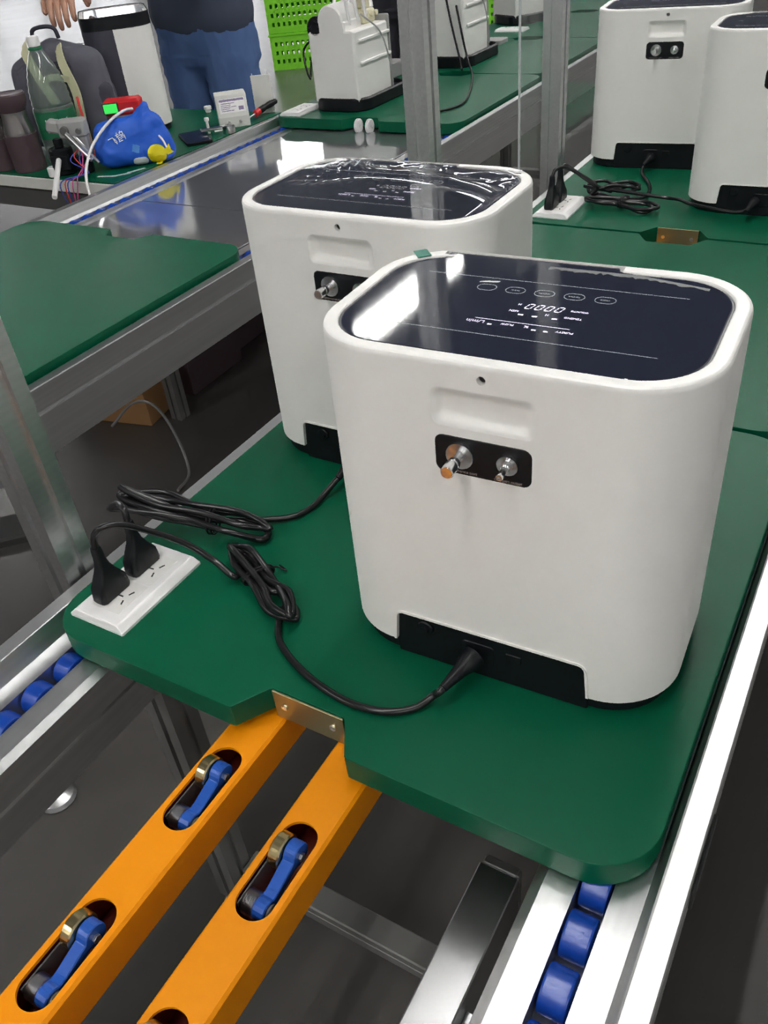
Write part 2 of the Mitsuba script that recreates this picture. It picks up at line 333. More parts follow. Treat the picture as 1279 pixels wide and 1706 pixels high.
# orange beams with stoppers
def orange_beam(x0, x1, slots, label):
    w = x1 - x0; b = thing('orange_beam', label, 'beam'); y0, y1, z1, z0, t = -.75, 2.3, -.035, -.076, .003
    outer = slab(x0, x1, y0, y1, z0, z1, .0025)
    inner = slab(x0 + t, x1 - t, y0 + .001, y1 - .001, z0 + t, z1 - t, .0005)
    cuts = [prism(rrect((w - .014) / 2, L / 2, .0149, 10, (x0 + x1) / 2, y), [(0, z1 - .01), (0, z1 + .01)]) for y, L in slots]
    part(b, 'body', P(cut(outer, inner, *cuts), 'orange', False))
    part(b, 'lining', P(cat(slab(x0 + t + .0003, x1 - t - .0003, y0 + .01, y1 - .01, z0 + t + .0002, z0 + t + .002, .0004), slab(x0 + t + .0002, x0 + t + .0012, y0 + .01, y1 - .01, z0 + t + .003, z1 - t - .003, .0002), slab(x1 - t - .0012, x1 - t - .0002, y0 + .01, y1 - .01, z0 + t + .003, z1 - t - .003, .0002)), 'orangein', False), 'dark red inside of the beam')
    xc = (x0 + x1) / 2
    for y, L in slots:
        # the lever: a bent link from the pivot (near end) up to the brass wheel (far end)
        from shapely.geometry import LineString, Point
        lk = LineString([(-.025, -.013), (-.012, -.012), (.004, -.0075), (.018, -.003)]).buffer(.0042).union(Point(-.026, -.0135).buffer(.0088)).union(Point(.019, -.0035).buffer(.0098)).buffer(.002, 4).buffer(-.002, 4).simplify(.0002)
        lk = np.array(lk.exterior.coords)[:-1]
        lever = prism(lk, [(.0008, -.0055), (0, -.0047), (0, .0047), (.0008, .0055)])
        lever.vertices = np.c_[lever.vertices[:, 2], lever.vertices[:, 0], lever.vertices[:, 1]]
        at = (xc + .0030, y, z1 + .0005); s = part(b, 'stopper', P(mv(lever, at), 'lever', False), 'blue lever with a brass wheel in the slot')
        part(s, 'brass_wheel', P(cyl((xc - .0135, y + .017, z1 - .0055), (xc - .0033, y + .017, z1 - .0055), .0145, 36, .0012), 'brass', False), 'brass wheel')
        part(s, 'spring', P(cat(*[mv(lathe([(.0088, -.0007), (.0102, 0), (.0088, .0007), (.0074, 0), (.0088, -.0007)], 20), (xc - .0120 + .0016 * k, y - .0255, z1 - .0135), ry=math.pi / 2) for k in range(7)], cyl((xc - .014, y - .0255, z1 - .0135), (xc - .001, y - .0255, z1 - .0135), .0076)), 'steel'), 'coiled steel spring')
        part(s, 'pivot_pin', P(cat(cyl((xc + .0085, y - .0255, z1 - .0135), (xc + .0105, y - .0255, z1 - .0135), .0065), cyl((xc + .0105, y - .0255, z1 - .0135), (xc + .012, y - .0255, z1 - .0135), .003, 6), cyl((xc - .017, y - .0255, z1 - .0135), (xc + .0105, y - .0255, z1 - .0135), .003, 10)), 'steel', False))
        part(s, 'bolt', P(cat(cyl((xc + .0085, y + .018, z1 - .0035), (xc + .0112, y + .018, z1 - .0035), .0036, 6), cyl((xc - .0145, y + .017, z1 - .0055), (xc + .0085, y + .017, z1 - .0055), .0022, 10)), 'steel', False))
        part(s, 'bracket', P(cat(slab(xc - .0155, xc - .0140, y - .034, y + .026, z1 - .035, z1 - .006, .0004), slab(xc + .0133, xc + .0148, y - .034, y + .03, z1 - .035, z1 - .012, .0004)), 'darksteel', False))
    return b
orange_beam(.2265, .2715, [(-.058, .086), (-.211, .086)], 'orange steel beam with two stopper slots, running under the left side of the notch')
orange_beam(.3265, .3715, [(-.089, .086), (-.245, .086)], 'orange steel beam under the right side of the notch, closer to the right rail')
d = thing('cable_duct', 'bare metal box duct running beside the right rail at the bottom of the picture', 'duct')
part(d, 'box', P(slab(.459, .4955, -.75, .036, -.23, -.13, .0012), 'steel', False)); part(d, 'end_cap', P(slab(.4600, .4945, .036, .046, -.229, -.131, .002), 'darksteel', False))
part(d, 'bracket', P(cat(*[slab(.4955, .5235, y, y + .03, -.16, -.157, .0005) for y in (-.5, -.1)]), 'steel', False))
solo('rubber_strip', slab(.6275, .6305, .035, .105, -.062, -.036, .001), 'rubber', 'thin black strip on the outer face of the right rail', 'strip')

# posts and the clear panel between the lines
POST = [(.062, 'aluminium post at the left edge of the picture, nearest to the camera'), (.925, 'aluminium post in the middle, behind the second machine'), (1.512, 'aluminium post beside the machines at the top right')]
for y, l in POST:
    p = thing('aluminium_post', l, 'post'); part(p, 'profile', P(profile(-.0715, y, .041, -.13, 1.9), 'alu', False))
    part(p, 'bracket', P(slab(-.0304, -.0271, y - .02, y + .06, -.11, -.05, .0006), 'steel', False))
pn = thing('acrylic_sheet', 'clear acrylic sheet with a pale vertical edge between the middle and the far post', 'panel')
scene[numbered(pn + '__pane')] = {'type': 'rectangle', 'bsdf': {'type': 'ref', 'id': M('pane')}, 'to_world': T().translate([-.076, (1.405 + 2.3) / 2, ZS + .36]) @ T().rotate([0, 1, 0], 90) @ T().scale([.44, .45, 1])}
part(pn, 'edge_strip', P(slab(-.078, -.074, 1.400, 1.405, -.08, .80, .0008), 'hose', False)); part(pn, 'clip', P(slab(-.0755, -.0713, 1.52, 1.54, -.05, -.03, .0005), 'steel', False))

# ---------------------------------------------------------------- the machines
DA, DB, DR, DH = .146, .094, .058, .303
FY = -DB                                     # y of the front face
def to_front(m, y=FY):                       # from a drawing in the xy plane to the front face (drawing y -> height)
    m = m.copy(); v = m.vertices; m.vertices = np.c_[v[:, 0], y - v[:, 2], v[:, 1]]; return m
def shell_mesh():
    s = prism(rrect(DA, DB, DR, 16), [(-.0012, .018), (0, .2985), (.0003, .3005), (.0011, .3020), (.0023, .3028), (.0036, .3030), (.0106, .3030), (.0114, .3026), (.012, .3016), (.012, .2955)])
    notch = to_front(prism(Polygon([(-.0885, 0), (.0885, 0), (.0825, .0530), (-.0825, .0530)]).buffer(-.006).buffer(.006, 5).union(sbox(-.0885, 0, .0885, .012)).exterior.coords[:-1], [(0, -.0105), (0, .02)]))
    prof = [(.0105, .0062), (.0085, .0060), (.0062, .0050), (.0045, .0030), (.0030, .0012), (.0012, .0003), (0, 0), (-.0006, -.004)]
    rec = to_front(loft([np.c_[rrect(.0385 - i, .0152 - i, max(.0075 - i * .55, .0012), 8, 0, .2672), np.full(36, -d)] for i, d in prof]))
    hole = to_front(prism(rrect(.0032, .0032, .0032, 6, 0, .2918), [(0, -.008), (0, .01)]))
    back = slab(-.105, .045, .0815, .0905, .2985, .31, .0003)
    np_ = Polygon([(-.0885, -.01), (.0885, -.01), (.0825, .0530), (-.0825, .0530)]).buffer(-.006).buffer(.006, 5).union(sbox(-.0885, -.01, .0885, .012))
    trim = np_.buffer(.0021).difference(np_).intersection(sbox(-.2, .0185, .2, .2))
    body = man(cut(s, notch, rec, hole, back))
    t = trimesh.creation.extrude_polygon(trim, .0054, engine='earcut'); t.apply_translation((0, 0, -.003))
    return unman(body + man(to_front(t)))
def lid_mesh():
    g = prism(rrect(DA - .0137, DB - .0137, DR - .0137, 14), [(.0004, .2962), (0, .2966), (0, .3008), (.0006, .3016)])
    tab = prism([(-.1035, .070), (.066, .070), (.060, .079), (.0425, .0835), (.0405, .0898), (-.1035, .0898)], [(0, .2988), (0, .3010), (.0005, .3016)])
    return unman(man(g) + man(tab))
def ring(x, y, r, w=.0004, z=.3016):
    return prism_ring(x, y, r, w, z)
def prism_ring(x, y, r, w, z):
    p = Polygon(rrect(r, r * .72, r * .72, 10, x, y)).difference(Polygon(rrect(r - w, r * .72 - w, r * .72 - w, 10, x, y)))
    m = trimesh.creation.extrude_polygon(p, .0002, engine='earcut'); m.apply_translation((0, 0, z)); return m
LZ = .3016
def bar(x0, x1, y0, y1, z=LZ, h=.0002): return slab(x0, x1, y0, y1, z, z + h, .00005)
def lid_text(s, h, x, y, bold=False): return mv(text(s, h, (0, 0), .0002, bold), (x, y, LZ), rz=math.pi)
def printed():
    out = [bar(-.103, .102, .0461, .0466), bar(-.103, .102, -.0485, -.0480)]
    for u in (-.0454, -.0222, .0007, .0236, .0466): out.append(prism_ring(u, .0285, .0078, .0005, LZ))
    for s, u in (('FLOW', -.0222), ('ON/OFF', .0007), ('TIMING', .0236), ('VOICE', .0466)): out.append(lid_text(s, .0017, u, .0285))
    for u, w in ((-.1045, .001), (-.1025, .0035), (-.1005, .001)): out.append(mv(cyl((0, 0, 0), (0, 0, .0002), .0008, 8), (u, w, LZ)))
    return cat(*out)
def digit(u):
    segs = [(-.0018, .0016, .0037, .0045), (-.0016, .0018, -.0045, -.0037)] + [(a - .00035, a + .00035, b + .0006, b + .0033) for a in (-.0021, .0021) for b in (-.0039, -.0001)]
    out = []
    for x0, x1, y0, y1 in segs:
        m = bar(x0, x1, y0, y1); m.vertices[:, 0] += .28 * m.vertices[:, 1]; out.append(mv(m, (u, .0038, 0)))
    return cat(*out)
mat('litdigit', (.93, .90, .95), .5)
DIGITS = [digit(u) for u in (-.0018, .0056, .0130, .0205)]
DASHES = [bar(u - .0019, u + .0019, w - .0009, w + .0009) for u, w in ((-.0035, -.0110), (.0070, -.0114), (.0217, -.0114))] + [bar(u - .0016, u + .0016, w - .0008, w + .0008) for u, w in ((-.0191, -.0319), (.0137, -.0322), (.0223, -.0323))]
def dimlit():
    out = [bar(-.033, .037, -.0247, -.0241)]
    for s, h, u, w in (('H', .0026, -.0100, .0054), ('MIN', .0026, -.0104, -.0061), ('H', .0026, .0147, -.0067), ('COUNTS', .0022, .0351, .0042), ('TIMING', .0024, .0339, -.0073), ('L/min', .0040, -.0309, -.0294),
                       ('FLOW', .0024, -.0068, -.029), ('%', .0032, .0073, -.0288), ('PURITY', .0024, .035, -.0301)): out.append(lid_text(s, h, u, w, s != 'L/min'))
    return cat(*out)
def emits(mesh, c): return {**ply(mesh, M('mark'), False), 'emitter': {'type': 'area', 'radiance': rgb(c)}}
def panel_mesh(): return to_front(prism(rrect(.0362, .0155, .0065, 8, 0, .2292), [(0, -.0005), (0, .0006), (.0004, .0010)]))
def cup(x, z, r, depth=.0):       # a bright dished disc
    return to_front(mv(lathe([(0, .0012), (r * .35, .0014), (r * .9, .0022), (r, .0026), (r, .0008), (0, .0008)], 40), (x, z, 0)))
def prism_band(z0=.272, z1=.3040):
    o = prism(rrect(DA + .0015, DB + .0015, DR + .0015, 14), [(0, z0), (0, z1)])
    return cut(o, prism(rrect(DA + .0002, DB + .0002, DR + .0002, 14), [(0, z0 - .01), (0, z1 + .01)]))
DEV = dict(
    shell=P(shell_mesh(), 'white', 28), base=P(unman(man(prism(rrect(DA - .005, DB - .005, DR - .005, 14), [(.002, 0), (0, .002), (0, .030), (.002, .034)])) + man(slab(-.0865, .0865, -DB + .0022, -.05, 0, .0545, .001))), 'black', 30),
    seal=P(prism(rrect(DA - .0122, DB - .0122, DR - .0122, 14), [(0, .2955), (0, .3004), (.0003, .3007)]), 'seal', 30),
    lid=P(lid_mesh(), 'glass', 30), printed=P(printed(), 'mark', False), lettering=emits(dimlit(), (.42, .36, .52)),
    panel=P(panel_mesh(), 'black', 30), big=P(cup(-.0168, .2300, .0105), 'cup', 40), small=P(cup(.0189, .2300, .0078), 'cup', 40),
    knob=P(to_front(mv(lathe([(0, 0), (.0034, 0), (.0034, .009), (.0046, .0095), (.0046, .0125), (.0038, .013), (.0038, .0145), (.0050, .015), (.0050, .0225), (.0044, .0235), (0, .0235)], 32), (-.0168, .2300, .001))), 'chrome', 35),
    nipple=P(to_front(mv(lathe([(0, 0), (.0036, 0), (.0036, .005), (.0024, .006), (.0024, .012), (.0030, .0145), (.0024, .0165), (.0012, .0165), (.0012, .012), (0, .012)], 24), (.0189, .2300, .001))), 'chrome', 35),
    caption=P(to_front(cat(text('Maintenance port', .0022, (-.0165, .2163)), text('Oxygen outlet', .0023, (.0192, .2158))), FY - .001), 'caption', False),
    holes=P(to_front(mv(lathe([(0, -.0065), (.0024, -.0065), (.0028, -.004), (.0030, -.0065), (0, -.0075)], 20), (0, .2918, 0))), 'darksteel', 30),
    socket=P(to_front(cat(prism(rrect(.0145, .0115, .003, 4, -.0092, .0277), [(0, -.004), (0, .0003), (.0008, .0010)])), -DB + .0022), 'black', 30),
    breaker=P(to_front(mv(lathe([(0, 0), (.0075, 0), (.0075, .002), (.0065, .0032), (.004, .0032), (.0035, .0055), (0, .0055)], 24), (-.0575, .0400, -.0002)), -DB + .0022), 'black', 30),
    switch=P(to_front(cat(prism(rrect(.007, .0048, .001, 3, .0225, .0330), [(0, -.003), (0, .0006), (.0006, .0012)]), mv(text('I O', .002, (.0225, .0330), .0003), (0, 0, .0012))), -DB + .0022), 'black', 30))
LITD, PALED = [[[f(m) for m in g] for g in (DIGITS, DASHES)] for f in (lambda m: emits(m, (1.05, .95, 1.15)), lambda m: P(m, 'litdigit', False))]
def machine(x, y, rz, label, z=0.0, film=False, tape=False, lit_=True):
    m = thing('oxygen_concentrator', label, 'machine', None, Place(x, y, z, rz))
    part(m, 'shell', DEV['shell']); part(m, 'base', DEV['base'], 'black base'); part(m, 'base__socket', DEV['socket']) ; part(m, 'base__breaker', DEV['breaker']); part(m, 'base__switch', DEV['switch'])
    part(m, 'lid_seal', DEV['seal'], 'grey gap around the lid'); l = part(m, 'lid', DEV['lid'], 'glossy black lid'); part(l, 'printed_marks', DEV['printed'])
    if lit_:
        for d_ in (LITD if tape else PALED)[0]: part(l, 'digit', d_, 'white lit digit')
        for d_ in (LITD if tape else PALED)[1]: part(l, 'dash', d_, 'white lit dash')
        part(l, 'lettering', DEV['lettering'])
    if tape:
        part(m, 'green_tape', P(mv(slab(-.006, .006, -.008, .0085, 0, .0006, .0002), (-.1235, .0765, .3031), rz=.72), 'tape', False), 'strip of green tape on the rim')
        r_ = np.random.default_rng(4); us = np.linspace(-.012, .112, 46); lo = .0755 - .010 * np.clip((us - .06) / .05, 0, 1) + r_.normal(0, .0011, 46) - .002 * np.abs(np.sin(us * 90)); hi = np.where(us < .058, .0795, .0795 - (us - .058) * .22)
        part(l, 'film_edge', P(prism(np.r_[np.c_[us, lo], np.c_[us, hi][::-1]], [(0, LZ), (0, LZ + .0002)]), 'filmgrey', False), 'ragged grey edge of torn film')
        part(l, 'film_scrap', P(mv(prism([(-.008, 0), (.006, .0008), (.008, .0026), (-.004, .0016)], [(0, 0), (0, .0006)]), (-.047, .0375, LZ), rz=.12), 'whiteplate', False), 'white scrap of film')
    p = part(m, 'port_panel', DEV['panel'], 'black panel with two metal ports')
    part(p, 'large_cup', DEV['big']); part(p, 'small_cup', DEV['small']); part(p, 'knob', DEV['knob'], 'chrome knob'); part(p, 'nozzle', DEV['nipple'], 'chrome nozzle'); part(p, 'caption', DEV['caption'])
    part(m, 'screw_hole', DEV['holes'])
    return m
used_paths = None
def film_mesh():
    def fn(u, v):
        x, y = (u - .5) * .262, (v - .5) * .160
        p = np.stack([x * 20, y * 20, 0 * x], -1)
        h = np.abs(meshkit.fbm(p * 1.6, 4, 3) - .5) * .010 + np.abs(meshkit.noise(p * np.array([.7, 2.6, 1]), 5) - .5) * .010
        ridge = np.exp(-((y - .045 + .25 * (x + .02) ** 2 * 8) / .012) ** 2) * .004 + np.exp(-((x + .075 - .6 * (y - .04)) / .02) ** 2) * np.clip((y + .01) * 30, 0, 1) * .006 * np.abs(np.sin(x * 260 + y * 90))
        fade = np.clip((y - .028 + .35 * np.clip(-x - .02, 0, .09)) * 26, 0, 1)
        k = np.clip(1 - np.maximum(np.abs(x) - .1, 0) / .035, 0, 1)
        return np.stack([x * (1 - .06 * (1 - k)), y, .3024 + h * fade * .5 + ridge], -1)
    return sheet(fn, 90, 60, .0001)
m1 = machine(.425, .218, .038, 'nearest white oxygen machine with lit black lid and green tape on its rim', tape=True)
m2 = machine(.169, .449, .0, 'second white oxygen machine, its black lid under crinkled clear film, behind the nearest one')
u_, v_ = np.meshgrid(np.linspace(0, 1, 90), np.linspace(0, 1, 60), indexing='ij')
part(m2, 'clear_film', P(film_mesh(), 'film', True), 'crinkled clear plastic film')
machine(.145, 1.690, .107, 'white oxygen machine at the top right beside the far post, black port panel showing', lit_=False)
machine(.424, 1.443, .032, 'white oxygen machine cut off by the right edge of the picture', lit_=False)
m5 = machine(-1.425, 1.668, -.76, 'white oxygen machine on the worktable behind the backpack, held by a hand', .02, lit_=False)
part(m5, 'dark_band', P(prism_band(), 'black', 30), 'dark band under the lid')
part(m5, 'dark_panel', P(unman(man(prism_band(.06, .272)) ^ man(slab(.0, .2, -.2, -.012, 0, .4))), 'packdark', 30), 'dark uncovered side beside the white panel')

# ---------------------------------------------------------------- socket plates
PW, PLn = .036, .059
def slot(x, y, a, w, l): return mv(slab(-l / 2, l / 2, -w / 2, w / 2, 0, .0003, .00005), (x, y, .0098), rz=a)
SOCK = dict(plate=P(loft([np.c_[rrect(PW - i, PLn - j, .0015, 3), np.full(16, z)] for i, j, z in ((0, 0, 0), (0, 0, .0030), (.0012, .0008, .0040), (.0062, .0016, .0082), (.0085, .0026, .0093), (.0100, .0040, .0096))]), 'whiteplate', 30),
            module=[P(slab(-.019, .019, y - .0215, y + .0215, .0094, .0098, .0002), 'white', False) for y in (-.0225, .0225)],
            slots=[P(cat(slot(.010, y + .007, 1.2, .0016, .0062), slot(.010, y - .007, -1.2, .0016, .0062), slot(.0015, y, 0, .0018, .0065), slot(-.010, y - .0065, math.pi / 2, .0016, .006), slot(-.010, y + .0065, math.pi / 2, .0016, .006)), 'rubber', False) for y in (-.0225, .0225)])
def socket_plate(x, y, z, label, rz=0):
    s = thing('socket_plate', label, 'socket', None, Place(x, y, z, rz)); part(s, 'plate', SOCK['plate'])
    for m, k in zip(SOCK['module'], SOCK['slots']): part(part(s, 'outlet', m), 'slots', k, 'dark pin slots')
    return s
socket_plate(.0545, .082, 0, 'white double socket plate on the nearest pallet with two black plugs in it')
socket_plate(.0545, 1.301, 0, 'white socket plate on the green pallet at the top right')
socket_plate(B0 + .0545, 1.765 + .075, BZ, 'white socket plate beside the black base of the first opened unit')
socket_plate(B0 + .065, 2.373 + .11, BZ, 'white socket plate behind the first opened unit, left of the middle post')
socket_plate(-.83, 3.14, BZ, 'white socket plate in front of the third opened unit', math.pi / 2)

# ---------------------------------------------------------------- power cords
CR = .0034
def plug_mesh(x, y, z, rz=0.0, top=None):
    """A flat flared mains plug standing on its socket, its neck up."""
    rings = [(.0185, .0085, .0), (.0195, .0095, .003), (.0180, .0095, .016), (.0120, .0080, .026), (.0070, .0062, .036), (.0052, .0052, .044), (.0046, .0046, .056), (.0040, .0040, .060)]
    m = loft([np.c_[rrect(a, b, min(a, b) * .55, 6), np.full(28, h)] for a, b, h in rings])
    return mv(m, (x, y, z), rz=rz)
def connector(p, d):
    """The moulded plug at the machine's end of a cord: from p in the direction d."""
    p, d = np.array(p, float), np.array(d, float) / np.linalg.norm(d); L = [0, .004, .010, .014, .020, .026, .032, .036]
    m = tube([p, p + d * .012, p + d * .022, p + d * .032, p + d * .0405], [.0038, .0052, .0065, .0095, .0105], 12, 6); return m
def loops(a, b, n, w, seed, lift=0.0, z=.006):
    """n long narrow coils of cord lying between two points, as one unbroken line."""
    r_ = np.random.default_rng(seed); a, b = np.array(a, float), np.array(b, float); d = b - a; s = np.cross([0, 0, 1.0], d / np.linalg.norm(d)); out = []
    for k in range(n):
        for t, o in ((.02, .15), (.18, .8), (.5, .45), (.82, .9), (1.0, .2), (.98, -.35), (.8, -.9), (.5, -.4), (.2, -.85), (.0, -.25)):
            j = r_.normal(0, .003, 3); q = a + d * (t + r_.normal(0, .02)) + s * o * w * (1 + .25 * math.sin(k * 2.1)) + j
            q[2] = max(q[2] + abs(r_.normal(0, .002)) + .0045 * (k % 3), .0052); out.append(q)
    return out
def power_cord(label, plug, path, tie, conn, prz=math.pi / 2):
    c = thing('power_cord', label, 'cord'); part(c, 'cord', P(tube(path, CR, 8, 6), 'cord', 50))
    part(c, 'plug', P(plug_mesh(*plug, rz=prz), 'black', 40), 'black flared mains plug')
    part(c, 'connector', P(connector(*conn), 'black', 40))
    if tie is not None:
        p, d = np.array(tie[0], float), np.array(tie[1], float) / np.linalg.norm(tie[1]); s = np.cross([0, 0, 1.0], d); w, h = tie[2]
        loop = [p + s * w * math.cos(t) + np.array([0, 0, 1]) * (h * math.sin(t)) for t in np.linspace(0, 2 * math.pi, 13)]
        tail = [loop[0], loop[0] + s * .006 + (0, 0, -.003), loop[0] + s * .012 + d * .006 + (0, 0, -h * .9), loop[0] + s * .010 - d * .006 + (0, 0, -h * .9)]
        part(c, 'tie', P(cat(tube(loop, .0012, 6, 4), tube(loop + d * .004, .0012, 6, 4), tube(tail, .0009, 6, 4)), 'cord', 50), 'wire tie around the coil')
    return c
# cord of the nearest machine
front1 = np.array([.425, .218]) + np.array([[math.cos(.038), -math.sin(.038)], [math.sin(.038), math.cos(.038)]]) @ np.array([-.0092, -.0935])
p1 = (front1[0] - .012, front1[1] - .042, .022)
power_cord('black power cord looping over the pallet from the nearest machine to the socket plate', (.0445, .0595, .0095),
           [(.0445, .0595, .068), (.046, .062, .082), (.054, .068, .0905), (.064, .082, .087), (.074, .104, .066), (.094, .125, .041), (.120, .133, .021), (.148, .131, .010)]
           + loops((.125, .165, .008), (.236, .104, .006), 3, .012, 3) + [(.190, .128, .012), (.204, .136, .010), (.214, .130, .007), (.217, .112, .005), (.232, .086, .0043), (.256, .069, .0043), (.292, .0545, .0043), (.334, .047, .0043), (.367, .052, .0043), (.388, .066, .0045), (.399, .082, .010), (p1[0] - .002, p1[1] - .004, p1[2] - .002), p1],
           ((.165, .144, .010), (.11, -.06, 0), (.017, .0075)), (p1, (front1[0] - p1[0], front1[1] - p1[1], .007)))
p2 = (.158, .310, .018)
power_cord('black power cord of the second machine, its tied coil reaching over the left rail', (.0445, .1045, .0095),
           [(.0445, .1045, .068), (.040, .108, .080), (.020, .118, .075), (.000, .122, .062), (-.012, .130, .050), (.000, .138, .047), (.030, .152, .040), (.062, .176, .024)]
           + loops((-.018, .158, .040), (.135, .205, .006), 3, .015, 5) + [(.050, .180, .026), (.090, .205, .012), (.120, .228, .006), (.141, .246, .0043), (.149, .268, .0043), (.150, .290, .006), p2],
           ((.072, .187, .018), (.15, .05, 0), (.015, .013)), (p2, (.002, .046, .009)))
# cords of the two machines at the top right
power_cord('black power cord of the machine nearest the far post, coiled on the green pallet', (.0445, 1.2785, .0095),
           [(.0445, 1.2785, .068), (.047, 1.290, .078), (.058, 1.312, .077), (.085, 1.318, .064), (.120, 1.325, .040)] + loops((.10, 1.335, .012), (.235, 1.318, .006), 2, .020, 11) + [(.190, 1.36, .012), (.196, 1.42, .006), (.180, 1.48, .004), (.150, 1.53, .010), (.146, 1.555, .020)],
           ((.17, 1.33, .014), (1, -.2, 0), (.02, .010)), ((.146, 1.548, .020), (.006, .046, .007)))
power_cord('black power cord of the machine at the right edge, tangled beside its twin', (.0445, 1.3235, .0095),
           [(.0445, 1.3235, .068), (.050, 1.335, .074), (.068, 1.355, .055), (.100, 1.372, .028), (.130, 1.385, .014)] + loops((.085, 1.384, .016), (.180, 1.400, .018), 2, .012, 12) + [(.225, 1.380, .012), (.246, 1.382, .010), (.268, 1.372, .012), (.296, 1.340, .016), (.335, 1.318, .018), (.380, 1.306, .018), (.401, 1.304, .022)],
           None, ((.402, 1.300, .022), (.007, .042, .006)))

# ---------------------------------------------------------------- the opened units on the rear line
def opened_unit(x, y, rz, label):
    c = thing('opened_unit', label, 'machine', None, Place(x, y, BZ, rz))
    part(c, 'base', P(prism(rrect(.142, .090, .055, 10), [(.003, 0), (0, .003), (0, .030), (.004, .034), (.008, .034), (.010, .024)]), 'black'), 'black base tray')
    tower = man(slab(-.132, .055, -.072, .078, .022, .20, .004, .008)) + man(mv(slab(-.132, -.04, -.045, .040, .18, .225, .004, .006))) + man(mv(cut(cyl((-.132, 0, 0), (-.045, 0, 0), .042, 32), slab(-.2, .2, -.2, .2, -.2, -.001)), (0, 0, .222)))
    tw = part(c, 'housing', P(unman(tower), 'white', 25), 'white moulded inner housing')
    for z in (.115, .170): part(tw, 'rib', P(cat(slab(-.11, .058, -.0765, -.071, z, z + .008, .002), slab(.054, .060, -.072, .078, z, z + .008, .002)), 'white', False))
    part(c, 'side_plate', P(slab(.062, .070, -.070, .074, .028, .215, .002), 'grey', False), 'grey side plate')
    v = part(c, 'valve', P(cat(slab(-.02, .045, -.04, .0, .20, .235, .004), slab(.0, .03, -.035, -.005, .235, .262, .004), *[cyl((x_, -.05, .222), (x_, .012, .222), .007, 14) for x_ in (-.01, .018, .04)]), 'ivory'), 'ivory valve block')
    r_ = np.random.default_rng(int(abs(x * 1000)) + 3)
    for k in range(6):
        a = (-.10 + .022 * k, -.045 + .05 * (k % 2), .215); b = (.0 + .009 * k, -.03, .235); top = (r_.uniform(-.09, .02), r_.uniform(-.06, .05), r_.uniform(.30, .36))
        part(c, 'hose', P(tube([a, (a[0] - .01, a[1], .27), top, (b[0] + .02, b[1] + .02, .28), b], .0050, 8, 6), 'whiteplate', 50), 'white hose')
    part(c, 'motor', P(cat(cyl((-.125, .052, .205), (-.06, .052, .205), .032, 24), cyl((-.132, .052, .205), (-.125, .052, .205), .015, 16)), 'black'), 'black motor')
    part(c, 'lead', P(tube([(-.06, .085, .19), (-.13, .095, .16), (-.148, .085, .115), (-.138, .082, .085), (-.125, .086, .105), (-.118, .084, .13)], .0028, 7, 6), 'cord', 50), 'black lead with a loop')
    part(c, 'earth_lead', P(tube([(-.05, -.05, .23), (.0, -.078, .18), (.03, -.085, .10), (.045, -.082, .045)], .0022, 7, 6), 'grey', 50))
    return c
opened_unit(-.815, 1.985, math.pi / 2, 'opened white unit with tangled hoses on the black tray, left of the middle post')
opened_unit(-.775, 2.58, math.pi / 2, 'opened white unit on a black tray, directly right of the middle post')
opened_unit(-.86, 3.40, math.pi / 2 - .5, 'farthest opened white unit, behind the thin edge of the clear panel')
pc = solo('loose_cord', tube([(-.72, 2.436, BZ + .18), (-.70, 2.430, BZ + .10), (-.68, 2.425, BZ + .03), (-.62, 2.33, BZ + .005), (-.52, 2.10, BZ + .004), (-.478, 1.96, BZ + .004), (-.503, 1.877, BZ + .004), (-.57, 1.865, BZ + .004), (-.64, 1.93, BZ + .004)], .0033, 8, 8), 'cord', 'thin black cord curving over the green pallet right of the middle post', 'cord', smooth=50)
solo('loose_cord', tube([(-.755, 2.436, BZ + .20), (-.735, 2.432, BZ + .12), (-.712, 2.428, BZ + .04), (-.70, 2.42, BZ + .005), (-.69, 2.40, BZ + .004)], .0033, 8, 8), 'cord', 'short black cord hanging down the front of the second opened unit', 'cord', smooth=50)
solo('flat_lid', prism(rrect(.05, .04, .012, 5, -.80, 2.885), [(0, BZ), (0, BZ + .012), (.001, BZ + .013)]), 'grey', 'flat grey lid lying on the pallet right of the second opened unit', 'lid')
solo('grey_box', slab(-.965, -.875, 2.26, 2.36, BZ, BZ + .045, .003), 'grey', 'small grey box between the first opened unit and the socket plate behind it', 'box')

# ---------------------------------------------------------------- the worktable and what lies on it
TZ = .02
t = thing('worktable', 'green topped worktable beside the rear line, crowded with bottles and a blue bag', 'table')
part(t, 'top', P(slab(-2.05, -1.04, 1.165, 1.875, TZ - .004, TZ, .001), 'green', False), 'green mat top'); part(t, 'core', P(slab(-2.052, -1.038, 1.163, 1.877, TZ - .034, TZ - .0045, .002), 'palegrey', False), 'pale grey edge')
for x in (-2.0, -1.10):
    for y in (1.19, 1.81): part(t, 'leg', P(profile(x, y, .04, FZ, TZ - .035), 'aludark', False))
part(t, 'apron', P(slab(-2.0, -1.06, 1.175, 1.195, TZ - .09, TZ - .04, .002), 'darksteel', False))

for x, y, w, h, l in ((-1.30, 1.45, .17, .30, 'dark brown carton nearest the rail under the worktable'), (-1.66, 1.42, .16, .36, 'taller dark brown carton under the middle of the worktable'), (-1.95, 1.38, .10, .28, 'dark brown carton under the far end of the worktable'), (-1.34, 1.735, .15, .42, 'dark carton behind the others under the worktable')):
    c = thing('carton', l, 'box', None, Place(x, y, FZ, .04)); part(c, 'body', P(slab(-w, w, -.13, .13, 0, h, .002), 'brown', False)); part(c, 'flap', P(cat(slab(-w, w, -.13, -.002, h, h + .003, .0008), slab(-w, w, .002, .13, h, h + .003, .0008)), 'brown', False))
